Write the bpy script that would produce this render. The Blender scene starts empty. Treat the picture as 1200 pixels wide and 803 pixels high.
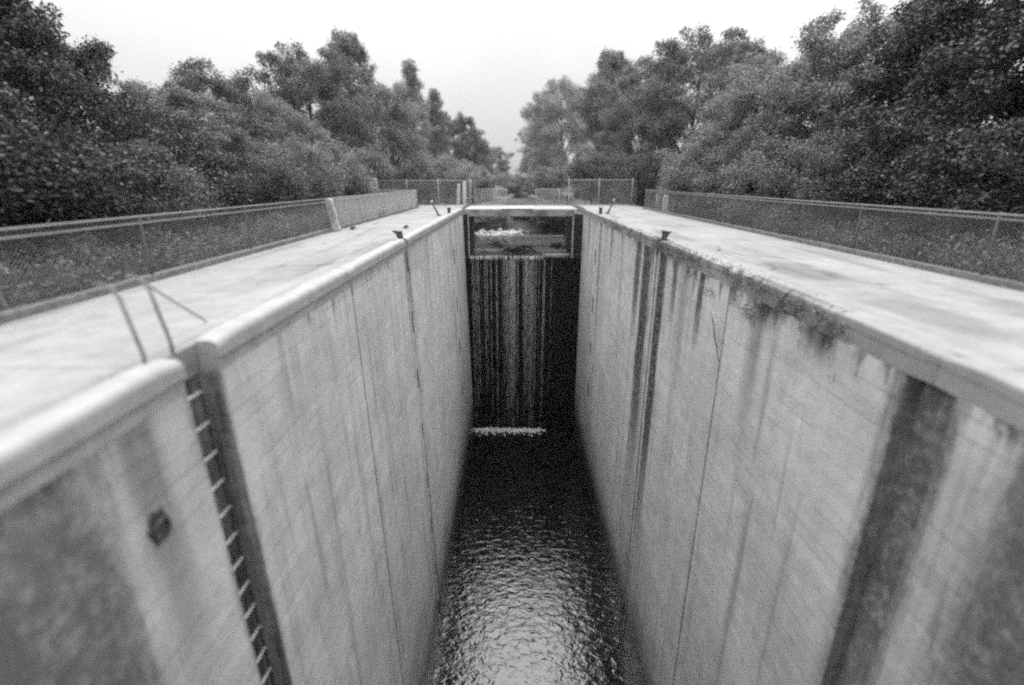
import bpy, math, random
import numpy as np
from mathutils import Vector, Matrix

random.seed(7)
rng = np.random.default_rng(11)
PI = math.pi
SC = bpy.context.scene
COL = SC.collection

# ------------------------------------------------------------------ dimensions (metres)
XL, XR = -2.93, 3.87            # faces of the two chamber walls
YN, YF = -6.0, 28.2            # near end of the walls, far end of the chamber
ZW = -13.9                     # chamber water
ZS = -2.68                     # sill / upstream water
FL, FR = -5.75, 7.35           # lines of the side fences
YB = 32.2                      # line of the end fences
CL, CR = -2.62, 3.32           # sides of the narrower upstream channel

# ------------------------------------------------------------------ materials
class N:
    """small node-tree helper"""
    def __init__(s, name, world=False):
        s.m = bpy.data.materials.new(name)
        s.m.use_nodes = True
        s.t = s.m.node_tree
        s.t.nodes.clear()
        s.out = s.t.nodes.new('ShaderNodeOutputMaterial')
    def n(s, typ, **kw):
        x = s.t.nodes.new(typ)
        for k, v in kw.items(): setattr(x, k, v)
        return x
    def link(s, a, b): s.t.links.new(a, b)
    def put(s, sock, v):
        if isinstance(v, bpy.types.NodeSocket): s.link(v, sock)
        else: sock.default_value = v
    def math(s, op, a, b=0.0, c=0.0, clamp=False):
        x = s.n('ShaderNodeMath', operation=op, use_clamp=clamp)
        s.put(x.inputs[0], a); s.put(x.inputs[1], b); s.put(x.inputs[2], c)
        return x.outputs[0]
    def pos(s):
        g = s.n('ShaderNodeNewGeometry')
        return g.outputs['Position']
    def xyz(s, v):
        x = s.n('ShaderNodeSeparateXYZ'); s.link(v, x.inputs[0])
        return x.outputs
    def comb(s, a, b, c):
        x = s.n('ShaderNodeCombineXYZ')
        for i, v in enumerate((a, b, c)): s.put(x.inputs[i], v)
        return x.outputs[0]
    def vmul(s, v, k):
        x = s.n('ShaderNodeVectorMath', operation='MULTIPLY')
        s.link(v, x.inputs[0]); x.inputs[1].default_value = k
        return x.outputs[0]
    def noise(s, v, scale, detail=4, rough=.55, dist=0.0):
        x = s.n('ShaderNodeTexNoise')
        s.link(v, x.inputs['Vector']); x.inputs['Scale'].default_value = scale
        x.inputs['Detail'].default_value = detail; x.inputs['Roughness'].default_value = rough
        x.inputs['Distortion'].default_value = dist
        return x.outputs['Fac']
    def step(s, v, a, b, lo=0.0, hi=1.0):
        x = s.n('ShaderNodeMapRange', interpolation_type='SMOOTHSTEP')
        s.put(x.inputs[0], v)
        for i, q in enumerate((a, b, lo, hi)): s.put(x.inputs[i + 1], q)
        return x.outputs[0]
    def lerp(s, f, a, b):
        d = s.math('SUBTRACT', b, a)
        return s.math('MULTIPLY_ADD', d, f, a)
    def bsdf(s, col, rough=.8, spec=.3, bump=None, bstr=.4, bdist=.02, **kw):
        b = s.n('ShaderNodeBsdfPrincipled')
        if isinstance(col, (int, float)): b.inputs['Base Color'].default_value = (col, col, col, 1)
        else: s.link(col, b.inputs['Base Color'])
        s.put(b.inputs['Roughness'], rough)
        b.inputs['Specular IOR Level'].default_value = spec
        for k, v in kw.items(): s.put(b.inputs[k], v)
        if bump is not None:
            u = s.n('ShaderNodeBump'); u.inputs['Strength'].default_value = bstr
            u.inputs['Distance'].default_value = bdist
            s.link(bump, u.inputs['Height']); s.link(u.outputs[0], b.inputs['Normal'])
        s.link(b.outputs[0], s.out.inputs[0])
        return b

def plain(name, v, rough=.7, vary=.25, scale=6, metal=0.0, spec=.4):
    k = N(name); p = k.pos()
    c = k.lerp(k.step(k.noise(p, scale, 5), .3, .7), v * (1 - vary), v * (1 + vary))
    k.bsdf(c, rough, spec, k.noise(p, scale * 4, 3), .25, .01, Metallic=metal)
    return k.m

def wall_material(name, stains, drips, moss_top, base=.60):
    """board-marked, weathered chamber concrete; stains, incl. painted recess shade and corner falloff = (Y, half width, depth, strength)"""
    k = N(name); p = k.pos(); x, y, z = k.xyz(p)
    big = k.noise(p, .45, 5, .6)
    mid = k.noise(p, 2.6, 6, .65)
    fine = k.noise(p, 22, 4, .7)
    c = k.lerp(k.step(big, .3, .72), base * .84, base * 1.08)
    c = k.math('MULTIPLY', c, k.step(mid, .25, .7, .86, 1.06))
    c = k.math('MULTIPLY', c, k.step(fine, .2, .75, .88, 1.06))
    # horizontal form-board lines, each board a slightly different tone
    wob = k.math('MULTIPLY_ADD', k.noise(k.vmul(p, (0, .5, 1.2)), 1.0, 2), .05, z)
    zz = k.math('DIVIDE', wob, .19)
    fr = k.math('FRACT', zz)
    line = k.math('MULTIPLY', k.step(fr, .0, .10, 1, 0), k.step(k.noise(k.vmul(p, (1, .6, 5)), 1.5, 3), .42, .62))
    board = k.n('ShaderNodeTexWhiteNoise', noise_dimensions='2D')
    seg = k.math('FLOOR', k.math('DIVIDE', y, 3.7))
    k.link(k.comb(k.math('FLOOR', zz), seg, 0), board.inputs['Vector'])
    c = k.math('MULTIPLY', c, k.math('MULTIPLY_ADD', board.outputs[0], .10, .95))
    c = k.math('MULTIPLY', c, k.math('MULTIPLY_ADD', line, -.09, 1))
    # rain streaks running down
    st = k.noise(k.vmul(p, (2.2, 2.2, .10)), 1.6, 6, .62)
    st2 = k.noise(k.vmul(p, (6, 6, .16)), 1.4, 5, .6)
    c = k.math('MULTIPLY', c, k.step(st, .50, .74, 1, .62))
    c = k.math('MULTIPLY', c, k.step(st2, .58, .82, 1, .80))
    # lime bloom
    lime = k.step(k.noise(k.vmul(p, (3, 3, .3)), 1.1, 6, .6), .60, .76)
    c = k.math('MULTIPLY_ADD', lime, .10, c)
    # grime hanging under the coping
    edge = k.noise(k.vmul(p, (2.5, 2.5, .5)), 1.8, 6, .7)
    reach = k.math('MULTIPLY_ADD', k.step(edge, .40, .75), -moss_top, -.05)
    top = k.step(k.math('SUBTRACT', z, reach), -.18, .22)
    top = k.math('MULTIPLY', top, k.step(k.noise(p, 9, 5, .7), .30, .55))
    c = k.lerp(k.math('MULTIPLY', top, .78), c, .05)
    # tide band of algae near the water and slanting wash marks above it
    tide = k.math('MULTIPLY_ADD', k.noise(k.vmul(p, (.5, .5, .9)), .7, 5, .6), 5.0, -12.6)
    td = k.step(k.math('SUBTRACT', tide, z), -.4, 2.6)
    c = k.math('MULTIPLY', c, k.math('MULTIPLY_ADD', td, -.38, 1))
    wet = k.step(k.math('MULTIPLY_ADD', edge, 1.1, z), ZW + 3.1, ZW + 1.3)
    c = k.lerp(k.math('MULTIPLY', wet, .9), c, .03)
    # dark leak stains with ragged edges, also recess shade and corner falloff painted in
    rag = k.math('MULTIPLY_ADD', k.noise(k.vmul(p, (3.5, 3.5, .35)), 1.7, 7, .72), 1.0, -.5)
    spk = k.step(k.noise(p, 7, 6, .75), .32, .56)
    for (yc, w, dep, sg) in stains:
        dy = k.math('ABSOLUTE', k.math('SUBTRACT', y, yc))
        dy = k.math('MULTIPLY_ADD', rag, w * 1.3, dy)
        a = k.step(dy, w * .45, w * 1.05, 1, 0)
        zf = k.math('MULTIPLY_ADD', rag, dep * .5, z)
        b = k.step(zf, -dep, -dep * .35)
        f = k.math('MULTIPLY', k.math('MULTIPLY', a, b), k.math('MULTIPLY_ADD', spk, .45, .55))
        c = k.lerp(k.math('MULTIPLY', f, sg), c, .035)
    for (yc, w, dep, sg) in drips:
        dy = k.math('ABSOLUTE', k.math('SUBTRACT', y, yc))
        dy = k.math('MULTIPLY_ADD', rag, w * .9, dy)
        a = k.math('MULTIPLY', k.step(dy, 0, w, 1, 0), k.step(z, -dep, -dep * .2))
        c = k.math('MULTIPLY', c, k.math('MULTIPLY_ADD', a, -sg, 1))
    c = k.math('MAXIMUM', c, .02)
    h = k.math('ADD', k.math('MULTIPLY', fine, .5), k.math('ADD', k.math('MULTIPLY', mid, .8), k.math('MULTIPLY', line, -.4)))
    k.bsdf(c, k.lerp(wet, .85, .3), .25, h, .55, .02)
    return k.m

def deck_material(name, base, puddles):
    k = N(name); p = k.pos(); x, y, z = k.xyz(p)
    c = k.lerp(k.step(k.noise(p, .5, 5, .62), .3, .7), base * .86, base * 1.06)
    c = k.math('MULTIPLY', c, k.step(k.noise(p, 3, 6, .68), .3, .66, .84, 1.04))
    c = k.math('MULTIPLY', c, k.step(k.noise(p, 26, 4, .7), .3, .7, .88, 1.05))
    lanes = k.noise(k.vmul(p, (1.6, .12, 1)), 1.2, 5, .6)
    c = k.math('MULTIPLY', c, k.step(lanes, .5, .72, 1, .70))
    c = k.math('MULTIPLY', c, k.step(k.noise(p, 55, 3, .8), .66, .76, 1, .55))
    rag = k.math('MULTIPLY_ADD', k.noise(p, 1.3, 6, .66), 1.4, -.7)
    for (px, py, rx, ry, sg) in puddles:
        dx = k.math('DIVIDE', k.math('SUBTRACT', x, px), rx)
        dy = k.math('DIVIDE', k.math('SUBTRACT', y, py), ry)
        d = k.math('SQRT', k.math('ADD', k.math('MULTIPLY', dx, dx), k.math('MULTIPLY', dy, dy)))
        f = k.step(k.math('ADD', d, rag), .55, 1.1, 1, 0)
        c = k.math('MULTIPLY', c, k.math('MULTIPLY_ADD', f, -sg, 1))
    crack = k.n('ShaderNodeTexVoronoi', feature='DISTANCE_TO_EDGE')
    k.link(p, crack.inputs['Vector']); crack.inputs['Scale'].default_value = .42
    ck = k.step(crack.outputs['Distance'], .0, .014, .75, 0)
    ck = k.math('MULTIPLY', ck, k.step(k.noise(p, .7, 2), .5, .6))
    c = k.math('MULTIPLY', c, k.math('SUBTRACT', 1, ck))
    k.bsdf(c, .85, .25, k.noise(p, 30, 4, .7), .35, .01)
    return k.m

def leaf_material(name, v, vary=.5, trans=.35):
    k = N(name)
    g = k.n('ShaderNodeNewGeometry')
    rnd = g.outputs['Random Per Island']
    o = k.n('ShaderNodeObjectInfo')
    c = k.lerp(rnd, v * (1 - vary), v * (1 + vary))
    c = k.math('MULTIPLY', c, k.math('MULTIPLY_ADD', o.outputs['Random'], .5, .75))
    cb = k.comb(c, c, c)
    d = k.n('ShaderNodeBsdfDiffuse'); k.link(cb, d.inputs[0])
    t = k.n('ShaderNodeBsdfTranslucent'); k.link(cb, t.inputs[0])
    mx = k.n('ShaderNodeMixShader'); mx.inputs[0].default_value = trans
    k.link(d.outputs[0], mx.inputs[1]); k.link(t.outputs[0], mx.inputs[2])
    gl = k.n('ShaderNodeBsdfGlossy'); gl.inputs['Roughness'].default_value = .45
    gl.inputs[0].default_value = (1, 1, 1, 1)
    m2 = k.n('ShaderNodeMixShader'); m2.inputs[0].default_value = .05
    k.link(mx.outputs[0], m2.inputs[1]); k.link(gl.outputs[0], m2.inputs[2])
    k.link(m2.outputs[0], k.out.inputs[0])
    return k.m

def water_material(name, sc, strength, base=.008, foam=False):
    k = N(name); p = k.pos()
    a = k.noise(k.vmul(p, (1, 1.5, 1)), sc, 3, .55, .6)
    b = k.noise(k.vmul(p, (1, 1.3, 1)), sc * 3.1, 2, .5, .3)
    h = k.math('ADD', a, k.math('MULTIPLY', b, .22))
    k.bsdf(base, .03, .5, h, strength, .042)
    return k.m

M = {}
M['wall_left'] = wall_material('left wall concrete', [(2.3, .75, 9, .75), (4.2, .34, 26, .97), (13.2, .16, 26, .75), (13.2, .3, 2.6, .5), (22.2, .16, 24, .6), (24.3, .16, 24, .6)], [(7.6, .10, 1.3, .5), (11.5, .2, 3, .25), (17.3, .3, 5, .2), (3.3, .35, 4.5, .45)], .50)  # first entry is painted corner falloff, those at the recesses painted shade
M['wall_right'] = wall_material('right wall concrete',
    [(14.15, .62, 10.5, 1.0), (12.62, .42, 12.0, 1.0), (15.2, .45, 4.2, .9), (9.9, .22, 2.4, .85), (11.6, .2, 2.2, .8), (4.16, .5, 7.5, .8), (2.75, .75, 9, .75), (7.1, .35, .8, .9), (5.9, .4, .9, .85), (19.6, .3, 2.2, .6), (25.6, .3, 3.0, .6)],  # the entry nearest the camera is corner falloff put into the concrete colour
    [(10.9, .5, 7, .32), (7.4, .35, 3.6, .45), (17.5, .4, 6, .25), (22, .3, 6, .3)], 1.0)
M['beam'] = plain('stained beam concrete', .24, .85, .45, 1.6)
M['guide'] = plain('grey guide steel', .40, .6, .3, 6)
M['concrete'] = plain('weathered concrete', .42, .85, .22, 2.2)
M['concrete_pale'] = plain('pale concrete', .60, .85, .16, 3)
M['coping_left'] = plain('smooth worn coping concrete', .37, .6, .12, 4)
M['coping_right'] = deck_material('dirty coping concrete', .34, [(4.15, 12.5, .4, 2.2, .4), (4.1, 7, .3, 1.5, .4)])
M['deck_left'] = deck_material('left deck concrete', .36, [(-4.0, 8.6, .5, 2.4, .16), (-3.4, 12, .25, 2, .2), (-4.6, 3.0, .6, .9, .15)])
M['deck_right'] = deck_material('right deck concrete', .36, [(5.0, 8.6, .55, 1.6, .34), (4.9, 5.6, .5, 1.2, .28), (6.3, 5.2, .6, 1.6, .22), (4.6, 14.5, .35, 2.0, .3), (5.6, 18, .8, 2, .16)])
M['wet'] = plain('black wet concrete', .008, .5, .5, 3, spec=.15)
M['slime_shade'] = plain('dark slime and painted shade', .022, .6, .5, 5)  # also colours the flat blocks that stand for shaded pockets
M['steel'] = plain('galvanised steel', .50, .5, .15, 9, .35)
M['mesh'] = plain('galvanised wire', .42, .6, .12, 3, .2)
M['mesh_mid'] = plain('dull galvanised wire', .24, .6, .12, 3, .2)
M['mesh_dark'] = plain('dull grey post paint', .16, .7, .2, 6, .2)
M['rust'] = plain('dark rusty steel', .085, .65, .4, 14, .3)
M['rail_dark'] = plain('weathered grey rail', .2, .6, .3, 10, .3)
M['rung'] = plain('worn bright rung steel', .62, .4, .12, 20, .3)
M['white'] = plain('flaking white paint', .78, .6, .08, 8)
M['bark'] = plain('bark', .07, .9, .4, 9)
M['rubble'] = plain('pale rubble', .62, .9, .25, 5)
M['debris'] = plain('wet driftwood', .06, .8, .5, 12)
M['leaf_mid'] = leaf_material('mid foliage', .205, .6, .42)
M['leaf_pale'] = leaf_material('pale foliage', .27, .5, .45)
M['leaf_dark'] = leaf_material('dark foliage', .12, .5, .4)
M['leaf_falloff'] = leaf_material('foliage darkened as edge falloff', .05, .5, .3)  # for plants at the frame edges, corner falloff put into the leaf colour
M['weed'] = leaf_material('wall weeds', .11, .6)
M['water'] = water_material('chamber water', 2.7, .85)
M['pool'] = water_material('pool water', 1.2, .3, .10)
k = N('falling water'); k.bsdf(.55, .35, .5, None, Alpha=1.0); M['fall'] = k.m
k = N('foam'); p = k.pos(); k.bsdf(.82, .7, .3, k.noise(p, 20, 4), .5, .02); M['foam'] = k.m
k = N('grassland'); p = k.pos()
c = k.lerp(k.step(k.noise(p, 1.2, 6, .7), .3, .7), .11, .21)
k.bsdf(c, .95, .1, k.noise(p, 6, 6, .75), 1.0, .15); M['grass'] = k.m

# ------------------------------------------------------------------ mesh builder
class MB:
    def __init__(s): s.v = []; s.f = []
    def add(s, vs, fs):
        o = len(s.v); s.v += [tuple(q) for q in vs]; s.f += [tuple(i + o for i in f) for f in fs]
        return s
    def box(s, x0, x1, y0, y1, z0, z1, b=0.0):
        if b <= 0:
            vs = [(x, y, z) for z in (z0, z1) for y in (y0, y1) for x in (x0, x1)]
            return s.add(vs, [(0, 2, 3, 1), (4, 5, 7, 6), (0, 1, 5, 4), (2, 6, 7, 3), (0, 4, 6, 2), (1, 3, 7, 5)])
        pl = [(x0 + b, y0), (x1 - b, y0), (x1, y0 + b), (x1, y1 - b), (x1 - b, y1), (x0 + b, y1), (x0, y1 - b), (x0, y0 + b)]
        cx, cy = (x0 + x1) / 2, (y0 + y1) / 2
        def ins(q, d): return (q[0] + (d if q[0] < cx else -d), q[1] + (d if q[1] < cy else -d))
        rings = [[(*ins(q, b * .8), z0) for q in pl], [(*q, z0 + b) for q in pl], [(*q, z1 - b) for q in pl], [(*ins(q, b * .8), z1) for q in pl]]
        return s.loft(rings)
    def loft(s, rings, caps=True):
        n = len(rings[0]); vs = [v for r in rings for v in r]; fs = []
        for i in range(len(rings) - 1):
            for j in range(n):
                a, b = i * n + j, i * n + (j + 1) % n
                fs.append((a, b, b + n, a + n))
        if caps: fs += [tuple(range(n))[::-1], tuple(range(len(vs) - n, len(vs)))]
        return s.add(vs, fs)
    def tube(s, pts, r, n=6):
        pts = [Vector(p) for p in pts]; rs = r if isinstance(r, (list, tuple)) else [r] * len(pts)
        rings = []; up = None
        for i, p in enumerate(pts):
            d = (pts[min(i + 1, len(pts) - 1)] - pts[max(i - 1, 0)]).normalized()
            if up is None: up = Vector((0, 0, 1)) if abs(d.z) < .9 else Vector((0, 1, 0))
            a = d.cross(up)
            if a.length < 1e-4: a = d.orthogonal()
            a.normalize(); b = d.cross(a); up = -b if False else up
            rings.append([tuple(p + (a * math.cos(2 * PI * j / n) + b * math.sin(2 * PI * j / n)) * rs[i]) for j in range(n)])
        return s.loft(rings)
    def prism(s, plan, z0, z1):
        n = len(plan)
        return s.loft([[(x, y, z0) for x, y in plan], [(x, y, z1) for x, y in plan]])
    def build(s, name, mat, parent=None, smooth=False, loc=None):
        me = bpy.data.meshes.new(name); me.from_pydata(s.v, [], s.f); me.validate()
        import bmesh
        b = bmesh.new(); b.from_mesh(me); bmesh.ops.recalc_face_normals(b, faces=b.faces); b.to_mesh(me); b.free()
        me.materials.append(mat)
        if smooth: me.polygons.foreach_set('use_smooth', [True] * len(me.polygons))
        o = bpy.data.objects.new(name, me); COL.objects.link(o)
        if parent:
            o.parent = parent
            o.matrix_parent_inverse = Matrix.Translation(-Vector(parent.location)) if loc is None else Matrix.Identity(4)
        if loc is not None: o.location = loc
        return o

def tag(o, label=None, cat=None, group=None, kind=None):
    if label: o['label'] = label
    if cat: o['category'] = cat
    if group: o['group'] = group
    if kind: o['kind'] = kind
    return o
def empty(name, loc, label, cat, group=None):
    o = bpy.data.objects.new(name, None); COL.objects.link(o); o.location = loc; o.empty_display_size = .2
    return tag(o, label, cat, group)

# ------------------------------------------------------------------ setting: ground, decks, water
def hgt(x, y):
    h = -.28 + .10 * math.sin(x * .31 + 1.3 * math.sin(y * .17)) + .06 * math.sin(y * .43 + x * .2)
    d = max(0, abs(x - .5) - 40)
    return h + min(6, d * .05)
def sheet(mb, xs, ys, fz):
    n = len(xs); vs = [(x, y, fz(x, y)) for y in ys for x in xs]; fs = []
    for j in range(len(ys) - 1):
        for i in range(n - 1): fs.append((j * n + i, j * n + i + 1, (j + 1) * n + i + 1, (j + 1) * n + i))
    return mb.add(vs, fs)
def span(a, b, st): n = max(1, round((b - a) / st)); return [a + (b - a) * i / n for i in range(n + 1)]
gm = MB()
ys_all = [-280, -160, -80, -40, -20] + span(-10, 80, 2) + [90, 105, 125, 150, 180, 220, 280]
xl = [-280, -160, -80, -50, -40, -30, -24, -20] + span(-18, -6, 1)
xr = span(7.7, 20, 1) + [24, 30, 40, 50, 80, 160, 280]
sheet(gm, xl, ys_all, hgt)
sheet(gm, xr, ys_all, hgt)
# banks of the upstream canal, falling from the side strips to the water, closing to a bushy dam at Y 46
def bank(x, y):
    e = 1 if y > 50 else max(0, min(1, (y - 41) / 10)) ** 1.1
    cx = abs(x - .5) - 3.3
    side = max(0, min(1, cx / 2.6))
    top = hgt(x, y)
    low = -3.2
    f = max(side, e); f = f * f * (3 - 2 * f)
    return low + (top - low) * f + (.12 * math.sin(x * 2.1 + y * 1.3) if 0 < f < 1 else 0)
sheet(gm, [-6, -5.2, -4.4, -3.6, -2.8, -1.8, -.8, .2, 1.2, 2.2, 3.2, 4.0, 4.8, 5.6, 6.6, 7.7], span(32.6, 80, 1.35) + [90, 105, 125, 150, 180, 220, 280], bank)
tag(gm.build('ground', M['grass'], smooth=True), kind='structure')

wm = MB(); sheet(wm, span(XL - .6, XR + .6, .6), span(-60, YF + .3, 1.2), lambda x, y: ZW)
tag(wm.build('water', M['water'], smooth=True), kind='structure')
um = MB(); sheet(um, span(-6, 7.4, 1.2), span(YF + .35, 48.2, 1.2), lambda x, y: ZS)
tag(um.build('canal_water', M['pool'], smooth=True), kind='structure')

def deck(x0, x1, joints, mat, name):
    m = MB()
    for a, b in zip(joints[:-1], joints[1:]): m.box(x0, x1, a + .006, b - .006, -.30, 0, .008)
    return tag(m.build(name, mat), kind='structure')
deck(FL - .35, XL - .183, [YN, -1.0, 3.8, 8.55, 13.2, 18.3, 23.3, 32.5], M['deck_left'], 'pavement')
deck(XR + .183, FR + .35, [YN, -1.0, 3.8, 8.55, 13.2, 18.3, 23.3, 32.5], M['deck_right'], 'pavement')

# ------------------------------------------------------------------ lock walls
FEAT = [  # (y0, y1, depth) recesses cut in each face
    (3.95, 4.46, .45), (8.51, 8.59, .14), (12.84, 12.93, .25), (13.10, 13.30, .40), (13.46, 13.55, .25), (18.3, 18.33, .03),
    (22.1, 22.36, .35), (24.2, 24.46, .35), (25.9, 25.95, .05)]
def lock_wall(face, sgn, mat, label, copmat, copz, left):
    root = empty('lock_wall', (face, 12, ZW), label, 'lock wall')
    plan = [(face, YN)]
    for a, b, d in FEAT:
        if not left and a < 5: a, b, d = 3.88, 4.44, .20
        plan += [(face, a), (face + sgn * d, a), (face + sgn * d, b), (face, b)]
    plan += [(face, YF + .0), (face + sgn * .9, YF + .0), (face + sgn * .9, YN)]
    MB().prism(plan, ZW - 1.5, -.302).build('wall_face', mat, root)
    # channel plates standing in the mooring slot, with dark pockets between them
    z = -.9
    yy0, yy1 = 13.105, 13.295
    while z > ZW:
        MB().box(min(face + sgn * .018, face + sgn * .39), max(face + sgn * .018, face + sgn * .39), yy0, yy1, z - 1.12, z).build('channel_plate', M['concrete_pale'] if left else M['beam'], root)
        z -= 1.75
    # dark blocks painting the shade of small pockets between the twin grooves
    z = -1.6
    while z > ZW:
        a, b = sorted((face - sgn * .004, face + sgn * .05))
        MB().box(a, b, 23.15, 23.4, z - .75, z).build('pocket_shade', M['slime_shade'], root)
        z -= 2.3
    # coping in lengths between the recesses
    g0, g1 = (3.95, 4.46) if left else (4.16, 4.168)
    cuts = [(YN, g0), (g1, 8.535), (8.565, 12.82), (13.58, 18.3), (18.33, 22.1), (24.46, YF)]
    cuts += [(12.82, 13.07), (13.33, 13.58), (22.36, 24.2)]
    r = .085 if left else .035
    low = -.15 if left else -.10
    ov = .03 if left else .004
    for a, b in cuts:
        prof = [(face + sgn * .18, -.298), (face + sgn * .18, copz), ]
        for i in range(7):
            t = PI / 2 * i / 6
            prof.append((face - sgn * ov + sgn * r - sgn * r * math.sin(t), copz - r + r * math.cos(t)))
        prof += [(face - sgn * ov, low), (face + sgn * .003, low - .03), (face + sgn * .003, -.298)]
        ny = max(2, int((b - a) / .25)); rings = []
        for j in range(ny + 1):
            y = a + (b - a) * j / ny
            ins = .05 if (j in (0, ny)) else 0
            jit = 0 if left else .015 * math.sin(y * 5.1) + .012 * math.sin(y * 13.7 + 1)
            rings.append([(x + (jit if abs(x - face) < .12 else 0), y, (zz - ins * (1 if zz > -.1 else 0) * .6)) for x, zz in prof])
        MB().loft(rings).build('coping', copmat, root, smooth=False)
    return root
wl = lock_wall(XL, -1, M['wall_left'], 'tall concrete lock wall on the left with ladder recess and rounded pale coping', M['coping_left'], .05, True)
def batter(root):
    for o in root.children:
        for v in o.data.vertices: v.co.x += .024 * max(0, -.3 - (v.co.z))
wr = lock_wall(XR, 1, M['wall_right'], 'tall concrete lock wall on the right, black leak stains and weedy coping', M['coping_right'], .012, False)
mr_ = MB(); pts = []
for i in range(17):
    a = 2 * PI * i / 16
    pts.append((XL + .02 + .02 * math.cos(a), 3.26 + .085 * math.sin(a), -1.2 + .085 * math.cos(a)))
mr_.tube(pts, .014, 8).build('mooring_ring', M['rust'], wl, True)
sp_ = []
for i in range(14):
    a = 2 * PI * i / 14; q = random.uniform(.75, 1.3)
    sp_.append((3.26 + .13 * q * math.cos(a), -1.17 + (.20 if math.sin(a) < 0 else .15) * q * math.sin(a)))
MB().loft([[(XL - .02, y, z) for y, z in sp_], [(XL + .002, y, z) for y, z in sp_], [(XL + .008, 3.26 + (y - 3.26) * .8, -1.17 + (z + 1.17) * .8) for y, z in sp_]]).build('rust_patch', M['rust'], wl)
batter(wl)
# dark crack running down to the joint on the right wall
ck = MB(); pts = [(XR - .003, 9.25, -.95), (XR - .003, 9.1, -1.08), (XR - .003, 9.05, -1.12), (XR - .003, 8.9, -1.38), (XR - .003, 8.75, -1.52), (XR - .003, 8.59, -1.75)]
ck.tube(pts, [.004, .011, .009, .013, .012, .008], 4).build('crack', M['slime_shade'], wr)

# ------------------------------------------------------------------ ladder in the left recess
lad = empty('wall_ladder', (XL - .2, 4.5, -8), 'steel rung ladder set in the dark recess of the left wall', 'ladder')
z = -.42
while z > ZW + .2:
    MB().tube([(XL - .09, 3.951, z), (XL - .09, 4.1, z), (XL - .09, 4.26, z)], .012, 8).build('rung', M['rung'], lad, True)
    z -= .33
for y1 in (3.965, 4.27):
    MB().box(XL - .115, XL - .085, y1 - .008, y1 + .008, ZW, -.31).build('stringer', M['rust'], lad)
batter(lad)
for y0 in (3.72, 4.06):
    MB().tube([(-3.13, y0 + .1, -.02), (-3.13, y0 + .1, .12), (-3.19, y0 + .12, .38), (-3.24, y0 + .14, .60), (-3.32, y0 + .16, .68), (-3.44, y0 + .18, .70)], .016, 8).build('grab_rail', M['rail_dark'], lad, True)
MB().tube([(-3.36, 4.23, .69), (-3.40, 4.7, .35), (-3.44, 5.18, .01)], .008, 6).build('stay_rod', M['rust'], lad, True)

# ------------------------------------------------------------------ weir end: wall, sill, falling water, foam
ww = empty('weir_wall', (.5, YF, ZW), 'black wet concrete weir wall under the bridge with the water falling down it', 'weir')
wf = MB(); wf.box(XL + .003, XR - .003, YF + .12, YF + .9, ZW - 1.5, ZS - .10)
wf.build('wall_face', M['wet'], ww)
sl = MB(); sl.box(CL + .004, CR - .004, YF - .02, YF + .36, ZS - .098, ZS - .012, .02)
sl.build('sill', M['slime_shade'], ww)
def strip_plan(face, sgn, inner):   # side pier with its pale steel guide
    pr = empty('pier', (face, YF, ZS), 'concrete pier with pale edge %s of the weir opening' % ('left' if sgn < 0 else 'right'), 'pier')
    a, b = sorted((face + sgn * .9, inner))
    MB().box(a, b, YF + .13, YB + .3, ZW - 1.5, -.304).build('pier_body', M['concrete'] if False else M['slime_shade'], pr)
    a, b = sorted((inner - sgn * .02, inner + sgn * .04))
    MB().box(a, b, YF + .02, YF + .128, ZS - .09, -.31).build('guide_strip', M['guide'], pr)
    return pr
strip_plan(XL, -1, CL)
strip_plan(XR, 1, CR)

# falling water: broken strands, kept in the groups the photo shows
fw = MB(); rf = random.Random(5)
groups = [(-2.52, -2.12, 26, .75), (-2.0, -1.6, 11, .5), (-1.42, -1.36, 5, .9), (-1.12, -.98, 8, .8), (-.72, .22, 66, 1.0), (-.2, .1, 20, 1.0), (.52, 1.28, 58, 1.0), (1.42, 1.5, 4, .6), (1.62, 1.8, 12, .9), (2.15, 2.2, 2, .2)]
for x0, x1, n, full in groups:
    for i in range(n):
        x = min(x1, max(x0, rf.gauss((x0 + x1) / 2, (x1 - x0) * .33))); y = YF + .08 - rf.uniform(0, .12)
        z = ZS - .03 - (rf.uniform(0, 2.5) if rf.random() < .35 else 0)
        end = ZW + rf.uniform(0, 4) if rf.random() < full * .75 else ZS - rf.uniform(1.0, 8)
        thick = rf.choice([.0025, .004, .004, .006, .011])
        ph = rf.uniform(0, 6)
        while z > end:
            fade = (ZS - z) / 11.0
            L = min(rf.uniform(.5, 2.6), z - ZW - .02)
            if L < .2: break
            k2 = max(3, int(L / .16)); pts = []; rs = []
            for q in range(k2 + 1):
                zz = z - L * q / k2
                pts.append((x + .012 * math.sin(zz * 5 + ph) + rf.gauss(0, .006), y - .10 * (ZS - zz) / 11, zz))
                rs.append(thick * (rf.uniform(.35, 1.5) if 0 < q < k2 else .15) * (1 - .35 * fade))
            fw.tube(pts, rs, 4)
            z -= L + rf.expovariate(1 / (.05 + 1.1 * fade))
tag(fw.build('waterfall', M['fall'], smooth=True), 'thin white streams of water falling down the black weir wall', 'waterfall', kind='stuff')
lip = MB()
for i in range(110):
    x = rf.choice([rf.uniform(-2.6, -.9), rf.uniform(-.8, 1.7)])
    w = rf.uniform(.03, .12)
    lip.tube([(x, YF + .3, ZS + .0), (x, YF + .02, ZS - .008), (x + rf.gauss(0, .02), YF - .045, ZS - .06), (x, YF - .05, ZS - .2)], [w * .3, w * .25, w * .2, .008], 5)
tag(lip.build('spill_water', M['fall'], smooth=True), 'white water curling over the left half of the weir sill', 'spill', kind='stuff')
fo = MB()
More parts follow.
